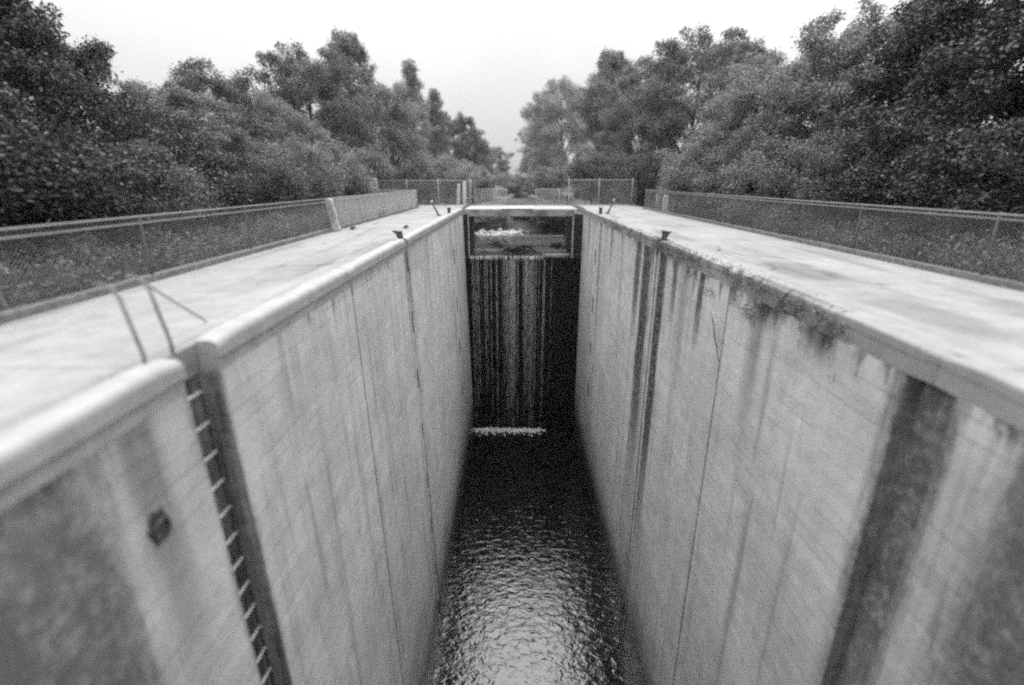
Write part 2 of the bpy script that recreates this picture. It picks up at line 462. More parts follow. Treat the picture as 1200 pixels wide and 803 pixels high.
def blob(mb, x, y, z, r, sq):
    t = (1 + 5 ** .5) / 2
    V = [(-1, t, 0), (1, t, 0), (-1, -t, 0), (1, -t, 0), (0, -1, t), (0, 1, t), (0, -1, -t), (0, 1, -t), (t, 0, -1), (t, 0, 1), (-t, 0, -1), (-t, 0, 1)]
    F = [(0, 11, 5), (0, 5, 1), (0, 1, 7), (0, 7, 10), (0, 10, 11), (1, 5, 9), (5, 11, 4), (11, 10, 2), (10, 7, 6), (7, 1, 8), (3, 9, 4), (3, 4, 2), (3, 2, 6), (3, 6, 8), (3, 8, 9), (4, 9, 5), (2, 4, 11), (6, 2, 10), (8, 6, 7), (9, 8, 1)]
    mb.add([(x + a * r / 1.9 * rf.uniform(.8, 1.2), y + b * r / 1.9 * rf.uniform(.8, 1.2), z + c * r / 1.9 * sq) for a, b, c in V], F)
for i in range(760):
    x = rf.choice([rf.gauss(-2.0, .42), rf.gauss(-.9, .4), rf.gauss(.25, .38), rf.gauss(1.15, .35), rf.uniform(-2.6, 2.0)])
    if x < -2.75 or x > 2.3: continue
    blob(fo, x, YF - .10 - abs(rf.gauss(0, .13 + .16 * (rf.random() < .35))), ZW + rf.random() * rf.random() * .16, rf.uniform(.02, .10), .8)
tag(fo.build('foam', M['foam'], smooth=True), 'bright line of foam where the falling water meets the chamber', 'foam', kind='stuff')

# ------------------------------------------------------------------ bridge over the weir
br = empty('weir_bridge', (.5, 29, -.3), 'concrete slab bridge spanning the weir at the far end of the lock', 'bridge')
MB().box(CL - .22, CR + .25, YF + .1, YB + .25, -.30, -.004, .02).build('deck_slab', M['coping_left'], br)
MB().box(CL - .02, CR + .02, YF + .02, YF + .097, -.40, -.06, .01).build('edge_beam', M['beam'], br)
MB().box(-.72, 1.05, YF + .04, YF + 1.2, .004, .028, .005).build('cover_plate', M['concrete_pale'], br)

# ------------------------------------------------------------------ fences
def path_fn(pts):
    P = [Vector(p) for p in pts]; S = [0]
    for a, b in zip(P[:-1], P[1:]): S.append(S[-1] + (b - a).length)
    def at(s):
        s = max(0, min(S[-1], s))
        for i in range(len(S) - 1):
            if s <= S[i + 1] + 1e-9:
                t = (s - S[i]) / max(1e-9, S[i + 1] - S[i]); return P[i].lerp(P[i + 1], t)
        return P[-1]
    return at, S[-1]
def chain_link(at, L, z0, z1, cell, r):
    """woven wire: two families of diagonal wires along the path"""
    m = MB(); h = z1 - z0; n = int((L + h) / cell)
    for i in range(n + 1):
        for sg in (1, -1):
            s0 = -h + i * cell
            a, b = max(0, s0), min(L, s0 + h)
            if b - a < .02: continue
            seg = max(1, int((b - a) / .35)); pts = []
            for j in range(seg + 1):
                s = a + (b - a) * j / seg; q = at(s)
                zz = z0 + (s - s0) if sg > 0 else z1 - (s - s0)
                pts.append((q.x, q.y + (.003 if sg > 0 else -.003), zz))
            m.tube(pts, r, 3)
    return m
def fence(pts, z0, h, posts, label, cell=.085, r=.0022, rails=(1.0,), kerb=False, post_r=.03, post_over=.06, group=None, pm='steel', rail_r=.016, wm='mesh'):
    at, L = path_fn([(x, y, 0) for x, y in pts])
    m0 = at(L / 2)
    root = empty('mesh_fence', (m0.x, m0.y, z0), label, 'fence', group)
    for s in posts:
        q = at(s)
        MB().tube([(q.x, q.y, z0), (q.x, q.y, z0 + h + post_over), (q.x, q.y, z0 + h + post_over + .02)], [post_r, post_r, post_r * .4], 8).build('post', M[pm], root, True)
    n = max(1, int(L / .4))
    for fz in rails:
        MB().tube([(*at(L * i / n).xy, z0 + h * fz) for i in range(n + 1)], rail_r, 6).build('rail', M['steel' if pm == 'steel' else wm], root, True)
    chain_link(at, L, z0 + .04, z0 + h, cell, r).build('wire_mesh', M[wm], root)
    if kerb:
        b = MB(); n = int(L / .5); pr = []
        for i in range(n + 1):
            q = at(L * i / n); q2 = at(min(L, L * i / n + .05)); q1 = at(max(0, L * i / n - .05))
            d = (q2 - q1).normalized(); nn = Vector((d.y, -d.x, 0))
            A, B = q - nn * .09, q + nn * .09
            pr.append([(A.x, A.y, .002), (B.x, B.y, .002), (B.x, B.y, .09), (A.x, A.y, .09)])
        b.loft(pr).build('kerb', M['rail_dark'], root)
    return root
arc = [(FL - 1.3 + 1.3 * math.cos(t), 29.6 + 1.3 * math.sin(t)) for t in [PI / 2 * i / 8 for i in range(9)]]
fence([(FL, -5.8), (FL, 15.4)], 0, .98, [1.2 + 3.05 * i for i in range(7)], 'low chain link fence along the left deck, nearer dark stretch', cell=.06, rails=(1.0, .90), kerb=True, r=.0021, wm='mesh_mid', pm='mesh_dark', post_r=.018, post_over=.01)
fence([(FL, 15.5)] + arc + [(FL - 3.0, 30.9)], 0, .98, [.05, 3.2, 6.3, 9.4, 12.4, 13.9, 15.2], 'pale dense mesh fence on the left that curves round at its far end', cell=.055, r=.0048, rails=(1.0, .93), kerb=True, pm='mesh', post_r=.018, post_over=.01)
arcr = [(FR + 1.2 - 1.2 * math.cos(t), 28.4 + 1.2 * math.sin(t)) for t in [PI / 2 * i / 8 for i in range(9)]]
fence([(FR, -5.8), (FR, 16.5)] + [(FR, 28.1)] + arcr + [(FR + 2.5, 29.6)], 0, 1.02, [1.2 + 3.05 * i for i in range(12)], 'low chain link fence along the outer edge of the right deck', cell=.065, r=.0027, rails=(1.0, .93), kerb=True, wm='mesh_mid', pm='mesh_dark', post_r=.018, post_over=.01)
# tall end fences and the low panels on the bridge
fence([(-8.9, YB), (CL - .1, YB)], 0, 1.52, [.08, 2.05, 4.05, 6.1], 'tall mesh fence closing the left deck at its far end', cell=.10, r=.0035, rails=(1.0, .02))
fence([(CR + .08, YB), (7.75, YB)], 0, 1.56, [.03, 1.95, 4.05], 'tall mesh fence closing the right deck at its far end', cell=.10, r=.0035, rails=(1.0, .02), post_over=.1)
fence([(CL + .06, YB - .05), (-.52, YB - .05)], 0, 1.0, [.02, 2.08], 'low pale mesh panel on the left half of the bridge', cell=.07, r=.0055, rails=(1.0, .04), post_r=.024, post_over=.0)
fence([(1.32, YB - .05), (CR - .02, YB - .05)], 0, 1.0, [.02, 1.5], 'low pale mesh panel on the right half of the bridge with a middle post', cell=.07, r=.0048, rails=(1.0, .04), post_r=.024, post_over=.0)

def marker(x, y, w, h, lean, label, mat='white', base=-.25):
    root = empty('marker_post', (x, y, base), label, 'post')
    b = MB(); b.loft([[(x - w, y - w, base), (x + w, y - w, base), (x + w, y + w, base), (x - w, y + w, base)],
                      [(x - w + lean, y - w, h - .04), (x + w + lean, y - w, h - .04), (x + w + lean, y + w, h - .04), (x - w + lean, y + w, h - .04)],
                      [(x - w * .6 + lean, y - w * .6, h), (x + w * .6 + lean, y - w * .6, h), (x + w * .6 + lean, y + w * .6, h), (x - w * .6 + lean, y + w * .6, h)]])
    b.build('shaft', M[mat], root)
    b = MB().box(x - w - .02, x + w + .02, y - w - .02, y + w + .02, base, base + .12, .01); b.build('foot', M['concrete'], root)
marker(-5.58, 15.5, .10, .98, -.14, 'pale leaning concrete post where the dense left fence begins', 'guide', 0)
marker(-9.0, 32.5, .20, 1.66, 0, 'thick pale post at the outer end of the tall left fence', 'concrete_pale')
marker(7.65, 25.6, .11, .82, 0, 'white post behind the right fence, the nearer of two')
marker(7.75, 27.2, .11, .95, 0, 'white post behind the right fence, the farther of two')
marker(-3.25, 32.7, .10, 1.45, .02, 'slim pale post just behind the tall left fence beside the bridge', 'concrete_pale')
marker(-3.75, 33.2, .09, 1.3, .1, 'slim leaning pale post among leaves behind the tall left fence', 'concrete_pale')

# ------------------------------------------------------------------ small steel things on the deck edges
def bracket(x, y, sgn, label):
    root = empty('slot_bracket', (x, y, 0), label, 'bracket', 'steel brackets over the mooring slots')
    b = MB()
    b.loft([[(x - .06, y - .05, .0), (x + .06, y - .05, .0), (x + .06, y + .05, .0), (x - .06, y + .05, .0)],
            [(x - .08 + sgn * .05, y - .06, .16), (x + .08 + sgn * .05, y - .06, .16), (x + .08 + sgn * .05, y + .06, .16), (x - .08 + sgn * .05, y + .06, .16)],
            [(x - .14 + sgn * .08, y - .08, .24), (x + .11 + sgn * .08, y - .08, .22), (x + .11 + sgn * .08, y + .08, .22), (x - .14 + sgn * .08, y + .08, .24)]])
    b.build('upright', M['rust'], root)
    MB().box(x - .12, x + .12, y - .10, y + .10, .0, .018, .003).build('base_plate', M['rust'], root)
bracket(XL - .12, 13.2, -1, 'rusty bracket on the left coping above the mooring slot')
bracket(XR + .12, 13.2, 1, 'rusty bracket on the right coping above the stained slot')
def lever(x, y, lx, label):
    root = empty('lever', (x, y, 0), label, 'lever', 'leaning levers by the far grooves')
    MB().tube([(x, y, 0), (x + lx * .45, y + .02, .26), (x + lx, y + .04, .56)], [.045, .038, .036], 8).build('arm', M['rust'], root, True)
    MB().box(x - .09, x + .09, y - .09, y + .09, .0, .05, .01).build('base_plate', M['rust'], root)
    MB().tube([(x + lx - .03, y + .04, .56), (x + lx + .03, y + .04, .66)], .045, 8).build('grip', M['concrete_pale'], root, True)
lever(XL - .5, 22.6, -.30, 'leaning steel lever on the left deck near the far grooves')
lever(XR + .62, 24.2, .28, 'leaning steel lever on the right deck near the far grooves')
def stub(x, y, label, h=.24):
    root = empty('bollard', (x, y, 0), label, 'bollard', 'short bollards by the far grooves')
    MB().tube([(x, y, 0), (x, y, h), (x, y, h + .01)], [.075, .075, .06], 10).build('shaft', M['rust'], root, True)
    MB().tube([(x, y, h + .01), (x, y, h + .02), (x, y, h + .06), (x, y, h + .07)], [.07, .11, .11, .07], 10).build('cap', M['rust'], root, True)
stub(XL - .18, 23.7, 'short round bollard on the left coping above the twin grooves')
stub(XR + .2, 23.7, 'short round bollard on the right coping above the twin grooves')
def litter(x, y, s, label, mat):
    b = MB()
    for i in range(5):
        a = rf.uniform(0, PI * 2); px, py = x, y; L = rf.uniform(.5, 1) * s * 1.6
        b.tube([(px, py, .02), (px + L * math.cos(a) * .5, py + L * math.sin(a) * .5, .05 + rf.random() * .06), (px + L * math.cos(a), py + L * math.sin(a), .02)], [.02, .035, .01], 5)
    tag(b.build('dead_twigs', M[mat]), label, 'twigs')
litter(-5.2, 15.9, .10, 'small scatter of dead twigs on the left deck below the pale fence', 'debris')
litter(-3.6, 16.4, .07, 'small clump of debris lying on the left deck beyond the bracket', 'debris')

# ------------------------------------------------------------------ upstream of the weir: bar screen, pipe, driftwood, rubble
sc_ = empty('bar_screen', (.5, 33.2, ZS), 'white barred trash screen standing in the water beyond the weir', 'screen')
for i in range(32):
    x = CL + .12 + i * (CR - CL - .24) / 31
    if 1.0 < x < 1.3: continue
    MB().box(x - .038, x + .038, 33.18, 33.22, ZS - .25, ZS + .68).build('bar', M['white'], sc_)
MB().box(CL + .05, CR - .05, 33.155, 33.178, ZS + .62, ZS + .67).build('top_rail', M['white'], sc_)
MB().box(CL + .05, CR - .05, 33.155, 33.178, ZS + .03, ZS + .07).build('bottom_rail', M['rail_dark'], sc_)
bm = empty('floating_boom', (1.6, 29.4, ZS), 'grey pipe boom floating behind the weir sill on the right', 'boom')
MB().tube([(.75, 30.7, ZS + .02), (1.8, 30.4, ZS + .03), (2.6, 30.3, ZS + .05), (3.2, 30.1, ZS + .06)], .10, 10).build('pipe', M['concrete'], bm, True)
MB().tube([(1.7, 29.2, ZS + .0), (2.6, 29.0, ZS + .03), (3.28, 28.9, ZS + .04)], .05, 8).build('chain_pipe', M['concrete_pale'], bm, True)
MB().box(CL + .06, -.1, 30.6, 30.85, ZS - .05, ZS + .07, .02).build('timber', M['concrete_pale'], bm)
def driftpile(x, y, n, sx, label):
    b = MB()
    for i in range(n):
        a = rf.uniform(-.9, .9) + (PI / 2 if rf.random() < .3 else 0); L = rf.uniform(.3, 1.1) * sx
        cx, cy, cz = x + rf.gauss(0, sx * .4), y + rf.gauss(0, .2), ZS + rf.uniform(0, .32)
        dz = rf.uniform(-.15, .15)
        b.tube([(cx - L / 2 * math.cos(a), cy - L / 2 * math.sin(a), cz - dz), (cx, cy, cz + .04), (cx + L / 2 * math.cos(a), cy + L / 2 * math.sin(a), cz + dz)], [.02, rf.uniform(.025, .06), .012], 5)
    tag(b.build('driftwood', M['debris']), label, 'driftwood')
driftpile(.35, 30.0, 40, .8, 'dark tangle of driftwood caught in the middle of the weir sill')
driftpile(-1.1, 32.6, 22, .6, 'low dark driftwood heap against the left part of the bar screen')
driftpile(2.8, 31.8, 26, .5, 'dark driftwood heap in the right corner behind the sill')
rb = MB()
for hx, hy, hs, n in ((-2.7, 41.0, .42, 200), (-1.95, 41.5, .30, 110), (-1.2, 41.2, .40, 150), (-.3, 41.9, .34, 110), (-2.2, 40.4, .5, 60), (.6, 42.3, .3, 50), (-.8, 40.6, .6, 40)):
    for i in range(n):
        x, y = hx + rf.gauss(0, hs), hy + rf.gauss(0, hs * 1.1)
        d = math.hypot(x - hx, y - hy)
        blob(rb, x, y, ZS + max(0, hs * .9 - d * .7) * rf.random() + .03, rf.uniform(.05, .17), .65)
tag(rb.build('rubble_bank', M['rubble']), 'pale heap of stones at the left waterside beyond the bar screen', 'rubble', kind='stuff')

# ------------------------------------------------------------------ trees and shrubs
def leaf_mesh(name, clumps, per, size, mat, seed):
    r = np.random.default_rng(seed)
    V = []; 
    for (cx, cy, cz, rad, fl) in clumps:
        n = int(per * (rad / .8) ** 2)
        d = r.normal(size=(n, 3)); d /= np.linalg.norm(d, axis=1)[:, None]
        rr = rad * r.uniform(.25, 1.0, n) ** .45
        c = d * rr[:, None] * np.array([1, 1, fl]) + np.array([cx, cy, cz])
        c += r.normal(size=(n, 3)) * (rad * .10 + .05)
        nn = d * .7 + r.normal(size=(n, 3)) * .7 + np.array([0, 0, .35]); nn /= np.linalg.norm(nn, axis=1)[:, None]
        a = np.cross(nn, r.normal(size=(n, 3))); a /= np.linalg.norm(a, axis=1)[:, None]; b = np.cross(nn, a)
        s = size * r.uniform(.6, 1.35, n)[:, None]
        droop = np.array([0, 0, -.25])
        V.append(np.stack([c - a * s, c + b * s * .48, c + a * s + droop * s, c - b * s * .48], 1))
    V = np.concatenate(V).reshape(-1, 3); nf = len(V) // 4
    me = bpy.data.meshes.new(name)
    me.vertices.add(len(V)); me.vertices.foreach_set('co', V.astype(np.float32).ravel())
    me.loops.add(nf * 4); me.loops.foreach_set('vertex_index', np.arange(nf * 4, dtype=np.int32))
    me.polygons.add(nf); me.polygons.foreach_set('loop_start', np.arange(0, nf * 4, 4, dtype=np.int32))
    me.materials.append(mat); me.update(calc_edges=True); me.validate()
    return me
def crown_clumps(H, R, base, n, seed, shape):
    """clumps of leaves along limbs reaching to an uneven envelope"""
    r = random.Random(seed); out = []; limbs = []
    for i in range(n):
        t = (i + .5) / n
        z = base + (H - base) * (t ** .85)
        u = (z - base) / (H - base)
        if shape == 'round': env = math.sin(PI * min(1, .12 + .80 * u)) ** .6
        elif shape == 'column': env = (1 - u) ** .55 * (.45 + .55 * min(1, u * 4 + .2))
        else: env = (math.sin(PI * (.1 + .85 * u)) ** .5) * (.75 + .3 * math.sin(u * 9 + seed))
        a = i * 2.39996 + r.uniform(-.5, .5)
        q = R * env * r.uniform(.12, 1.0) ** .6
        rad = r.uniform(.6, 1.15) * (.42 + .11 * R) * (.75 if u > .85 else 1)
        c = (q * math.cos(a), q * math.sin(a), z + r.uniform(-.3, .3) - .1 * q)
        out.append((*c, rad, r.uniform(.6, .85)))
        # twigs beyond the clump give the ragged outline
        for q2 in range(3):
            e = r.uniform(.95, 1.22); b2 = r.uniform(0, 6.28)
            out.append((c[0] * e + rad * .8 * math.cos(b2), c[1] * e + rad * .8 * math.sin(b2), c[2] + r.uniform(-.5, .8) * rad, rad * r.uniform(.3, .55), r.uniform(.6, 1.1)))
        if i % 3 == 0: limbs.append(c)
    return out, limbs
def trunk_mesh(name, H, limbs, r0, seed, stems=1):
    r = random.Random(seed); m = MB()
    for s in range(stems):
        ox = 0 if stems == 1 else r.gauss(0, .25); oy = 0 if stems == 1 else r.gauss(0, .25)
        pts = []; rs = []; n = 9
        for i in range(n + 1):
            t = i / n
            pts.append((ox * (1 + t) + .12 * math.sin(t * 4 + seed + s), oy * (1 + t) + .10 * math.cos(t * 5 + seed), -.25 + t * H * .86))
            rs.append(r0 / stems ** .4 * ((1 - t) ** .8 * .8 + (.35 if i == 0 else .08)))
        m.tube(pts, rs, 9)
    for (x, y, z) in limbs:
        zb = max(.3, z - math.hypot(x, y) * .9 - .4)
        t = max(0, min(1, zb / (H * .86)))
        ra = r0 * (1 - t) * .42 + .012
        m.tube([(0, 0, zb - .05), (x * .35, y * .35, zb + (z - zb) * .45), (x * .75, y * .75, zb + (z - zb) * .8), (x, y, z)], [ra, ra * .75, ra * .45, .01], 6)
    me = bpy.data.meshes.new(name); me.from_pydata(m.v, [], m.f); me.validate()
    me.materials.append(M['bark']); me.polygons.foreach_set('use_smooth', [True] * len(me.polygons))
    return me
PROTO = {}
def proto(key, H, R, base, n, per, size, mat, seed, shape, r0=.16, stems=1):
    cl, lb = crown_clumps(H, R, base, n, seed, shape)
    PROTO[key] = (leaf_mesh('crown', cl, per, size, M[mat], seed), trunk_mesh('trunk', H, lb, r0, seed, stems), H)
proto('oak', 9, 3.4, 1.2, 78, 900, .066, 'leaf_mid', 1, 'round', .22)
proto('ash', 10, 2.9, 1.4, 78, 850, .068, 'leaf_mid', 2, 'loose', .2)
proto('maple', 8.5, 3.2, .8, 76, 900, .064, 'leaf_pale', 3, 'round', .2)
proto('dark', 8.5, 3.2, .6, 78, 950, .066, 'leaf_dark', 4, 'loose', .2)
proto('poplar', 11, 1.9, 1.0, 70, 700, .064, 'leaf_pale', 5, 'column', .15)
proto('bush', 3.6, 2.0, .3, 30, 1300, .05, 'leaf_mid', 6, 'round', .06, 4)
proto('bushp', 3.4, 2.1, .25, 30, 1300, .05, 'leaf_pale', 7, 'loose', .06, 4)
proto('bushd', 3.6, 1.9, .3, 30, 1300, .05, 'leaf_dark', 8, 'loose', .06, 4)
for kd, src in (('dark_edge', 'dark'), ('bushd_edge', 'bushd')):  # copies of the dark plants, leaves darkened to paint in edge falloff
    mc = PROTO[src][0].copy(); mc.materials.clear(); mc.materials.append(M['leaf_falloff'])
    PROTO[kd] = (mc, PROTO[src][1], PROTO[src][2])
def plant(key, x, y, top, wide, rz, label, kind='tree', group=None, base=-.3):
    me_c, me_t, H = PROTO[key]
    s = (top - base) / H
    root = empty({'tree': 'broadleaf_tree', 'poplar': 'slender_tree', 'shrub': 'leafy_shrub'}[kind], (x, y, base), label, 'shrub' if kind == 'shrub' else 'tree', group)
    root.rotation_euler.z = rz
    root.scale = (s * wide, s * wide, s)
    for nm, me in (('crown' if kind != 'shrub' else 'foliage', me_c), ('trunk' if kind != 'shrub' else 'stem', me_t)):
        o = bpy.data.objects.new(nm, me); COL.objects.link(o); o.parent = root
    return root
GL, GR = 'trees behind the left fence', 'trees behind the right fence'
T = [
 ('dark_edge', -10.6, 11.0, 5.6, 1.0, .4, 'dark tree at the upper left corner, reaching the top of the picture', 'tree', GL),
 ('dark_edge', -13.0, 15.8, 5.3, 1.0, 2.1, 'dark low tree second from the left edge', 'tree', GL),
 ('oak', -12.0, 18.4, 4.5, 1.3, 1.2, 'low broad tree at the dip of the left treeline', 'tree', GL),
 ('oak', -13.0, 23.1, 6.0, 1.1, 3.0, 'rounded tree between the two dips of the left treeline', 'tree', GL),
 ('maple', -12.2, 26.2, 5.2, 1.2, .8, 'low pale tree left of the tallest left-hand tree', 'tree', GL),
 ('oak', -12.0, 31.0, 8.4, .95, 4.4, 'tall rounded tree rising highest on the left, nearer of the high pair', 'tree', GL),
 ('ash', -12.6, 41.2, 11.8, .85, .5, 'tall tree with a steep right edge, farther of the high left pair', 'tree', GL),
 ('maple', -11.0, 46.5, 9.3, .95, 5.2, 'pale tree just right of the high left pair', 'tree', GL),
 ('poplar', -11.6, 60.0, 13.8, 1.0, 1.0, 'wispy slender tree with sky showing through, left one of two', 'poplar', GL),
 ('poplar', -10.6, 70.0, 12.6, 1.1, 2.6, 'wispy slender tree with sky showing through, right one of two', 'poplar', GL),
 ('oak', -9.8, 84.0, 11.4, 1.1, 2.0, 'small rounded tree low beside the gap in the left avenue', 'tree', GL),
 ('maple', -8.0, 104.0, 9.6, 1.2, 3.3, 'pale distant tree left of the sky gap at the vanishing point', 'tree', GL),
 ('oak', -6.0, 140.0, 10.0, 1.3, 5.5, 'farthest small tree on the left of the sky gap', 'tree', GL),
 ('maple', 6.2, 118.0, 15.5, .9, 2.2, 'slim pale tree closing the sky gap from the right', 'tree', GR),
 ('ash', 8.0, 130.0, 18.0, 1.0, 1.4, 'farthest tree on the right, its edge sloping down to the sky gap', 'tree', GR),
 ('maple', 8.0, 92.0, 17.6, .95, 3.6, 'pale tall tree with a steep left edge beside the sky gap', 'tree', GR),
 ('ash', 11.4, 64.0, 15.6, .95, .2, 'tall tree second from the sky gap on the right', 'tree', GR),
 ('oak', 12.6, 52.0, 12.0, .9, 2.4, 'tree in the dip left of the great round right-hand tree', 'tree', GR),
 ('oak', 14.0, 41.5, 11.7, 1.05, 3.9, 'great round tree standing highest on the right', 'tree', GR),
 ('ash', 13.6, 32.0, 8.9, 1.1, 1.7, 'tree on the right flank of the great round tree', 'tree', GR),
 ('maple', 12.4, 25.0, 6.9, 1.25, 4.6, 'pale bushy tree above the middle of the right fence', 'tree', GR),
 ('oak', 13.0, 20.6, 7.2, 1.15, .9, 'tree reaching the top of the picture right of the pale bushy one', 'tree', GR),
 ('dark_edge', 12.8, 16.6, 6.8, 1.15, 2.8, 'dark tree near the upper right corner', 'tree', GR),
 ('dark_edge', 12.6, 12.4, 6.6, 1.15, 5.0, 'dark tree at the right edge of the picture', 'tree', GR),
]
for a in T: plant(*a)
SL, SR = 'shrubs behind the left fence', 'shrubs behind the right fence'
S = [
 ('bush', 10.2, 44.5, 3.6, 1.2, 2.2, 'shrub in the gap far behind the tall right fence, nearer of two', SR),
 ('bushp', 9.6, 58.0, 4.2, 1.3, 3.2, 'pale shrub in the gap far behind the tall right fence, farther of two', SR),
 ('bushd', 13.5, 48.0, 4.0, 1.4, 4.1, 'dark shrub under the great round right-hand tree', SR),
 ('bushd_edge', -8.6, 5.2, 2.3, 1.2, 0, 'dark shrub behind the left fence at the picture edge', SL),
 ('bushd_edge', -9.2, 8.6, 2.9, 1.2, 1, 'dark shrub behind the near left fence, second from the picture edge', SL),
 ('bushd', -8.6, 11.6, 2.2, 1.2, 2, 'dark shrub behind the left fence just left of the dark hollow', SL),
 ('bushd_edge', -9.4, 14.4, 2.7, 1.2, 3, 'dark shrub behind the left fence near the pale leaning post', SL),
 ('bushd', -8.6, 17.8, 2.2, 1.1, 4, 'dark shrub behind the pale left fence just past the leaning post', SL),
 ('bush', -9.4, 21.6, 3.0, 1.1, 5, 'shrub behind the pale left fence at its middle', SL),
 ('bushp', -9.4, 26.2, 3.2, 1.1, 6, 'pale shrub behind the pale left fence before its curve', SL),
 ('bush', -10.5, 34.0, 3.6, 1.2, .5, 'shrub behind the outer end of the tall left fence', SL),
 ('bushd', -6.6, 35.0, 2.6, 1.1, 1.5, 'dark low shrub seen through the tall left fence', SL),
 ('bushp', -5.2, 40.5, 3.2, 1.2, 2.5, 'pale shrub behind the tall left fence next to the bridge', SL),
 ('bushp', -3.4, 50.5, 2.7, 1.4, 3.5, 'pale shrub beyond the left half of the bridge', 'shrubs beyond the bridge'),
 ('bush', .2, 54.0, 2.1, 1.6, 4.5, 'shrub beyond the middle gap of the bridge railing', 'shrubs beyond the bridge'),
 ('bush', 3.6, 52.0, 2.8, 1.4, 5.5, 'shrub beyond the right half of the bridge', 'shrubs beyond the bridge'),
 ('bushd', 6.0, 40.0, 3.1, 1.2, .7, 'dark shrub behind the tall right fence next to the bridge', SR),
 ('bushd', 8.6, 33.6, 3.0, 1.1, 1.7, 'dark shrub behind the outer end of the tall right fence', SR),
 ('bushp', 9.6, 27.0, 3.3, 1.15, 2.7, 'pale shrub behind the far end of the right fence', SR),
 ('bush', 10.0, 22.6, 3.0, 1.2, 3.7, 'shrub behind the right fence, third from its far end', SR),
 ('bush', 10.0, 18.4, 2.9, 1.2, 4.7, 'shrub behind the middle of the right fence', SR),
 ('bushd', 9.8, 14.6, 2.8, 1.2, 5.7, 'dark shrub behind the right fence below the dark trees', SR),
 ('bushd_edge', 10.0, 11.0, 2.5, 1.2, .2, 'very dark shrub behind the near right fence, second from the picture edge', SR),
 ('bushd_edge', 10.0, 7.6, 2.6, 1.2, 1.2, 'dark shrub behind the right fence at the picture edge', SR),
]
for key, x, y, top, wide, rz, label, g in S:
    b = bank(x, y) if -6 < x < 7.7 and y > 31.4 else -.3
    plant(key, x, y, top, wide, rz, label, 'shrub', g, b - .05)
# low bushes on the dam below the bridge, seen through the weir opening
for i, (x, y, top, key, label) in enumerate([
    (-2.6, 44.0, -.5, 'bushp', 'low pale bush on the bank above the stones, seen under the bridge'),
    (.5, 46.4, -1.0, 'bushp', 'pale low bush in the middle of the bank, seen under the bridge'),
    (3.3, 43.0, -.3, 'bushd', 'dark low bush at the right side, seen under the bridge')]):
    plant(key, x, y, top, 2.2, i * 1.3, label, 'shrub', 'bushes on the bank under the bridge', bank(x, y) - .2)

# ground cover behind the fences and weeds hanging over the right coping
def tufts(name, spots, label, cat, mat, size, n):
    r = np.random.default_rng(3); cl = []
    for x, y, z, rad in spots: cl.append((x, y, z, rad, .8))
    me = leaf_mesh(name, cl, n, size, M[mat], 21)
    o = bpy.data.objects.new(name, me); COL.objects.link(o)
    return tag(o, label, cat, kind='stuff')
r_ = random.Random(9)
sp = [(FL - r_.uniform(.35, 2.4), r_.uniform(1, 30), -.1 + r_.uniform(0, .35), r_.uniform(.2, .55)) for i in range(190)]
sp += [(FR + r_.uniform(.4, 2.6), r_.uniform(1, 29), -.1 + r_.uniform(0, .4), r_.uniform(.2, .6)) for i in range(200)]
tufts('ground_cover', sp, 'weeds and bramble growing behind both side fences', 'weeds', 'leaf_dark', .036, 1300)
sp = []
for i in range(150):
    y = r_.choice([r_.uniform(5.4, 8.4), r_.uniform(8.0, 13.8), r_.uniform(9.5, 13.5), r_.uniform(14.4, 20)])
    sp.append((XR - r_.uniform(-.06, .05), y, -.02 - abs(r_.gauss(0, .10)) - (r_.random() < .18) * r_.uniform(.1, .5), r_.uniform(.03, .10)))
for yy, dz, rr in ((6.7, -.12, .10), (6.5, -.2, .08), (6.85, -.16, .09), (5.75, -.14, .10), (5.6, -.2, .11), (5.9, -.1, .08), (5.4, -.16, .09), (8.2, -.12, .08), (8.35, -.2, .07), (10.8, -.15, .09), (11.4, -.25, .08)):
    sp.append((XR - .02, yy, dz, rr))
tufts('hanging_weeds', sp, 'moss and small weeds hanging over the right coping', 'weeds', 'weed', .022, 5200)
sp = [(XL - r_.uniform(-.035, .0), r_.uniform(4.9, 13), -.21 - abs(r_.gauss(0, .04)), r_.uniform(.015, .04)) for i in range(70)]
tufts('edge_moss', sp, 'thin moss growing in the joint under the left coping', 'moss', 'leaf_mid', .014, 5200)

# ------------------------------------------------------------------ unseen lower gate under the camera, added to shade the near walls
lg = empty('unseen_lock_gate', (.5, -.6, ZW), 'unseen steel lower gate and walkway added to shade the near end of the lock', 'lock gate')
MB().box(XL + .01, XR - .01, -.9, -.4, ZW - 1.4, -.32).build('gate_leaf', M['rust'], lg)
MB().box(XL + .03, XR - .03, -1.6, .8, -.30, -.10, .02).build('walkway', M['concrete'], lg)

# ------------------------------------------------------------------ haze
HZ = True
if HZ:
    k = N('haze air')
    v = k.n('ShaderNodeVolumePrincipled')
    v.inputs['Color'].default_value = (.95, .95, .95, 1); v.inputs['Density'].default_value = .0003
    v.inputs['Anisotropy'].default_value = .2
    k.link(v.outputs[0], k.out.inputs['Volume'])
    hz = MB().box(-300, 300, -300, 300, ZW - 3.0, 26).build('haze', k.m)
    tag(hz, kind='stuff', label='thin pale haze filling the air along the avenue', cat='haze')

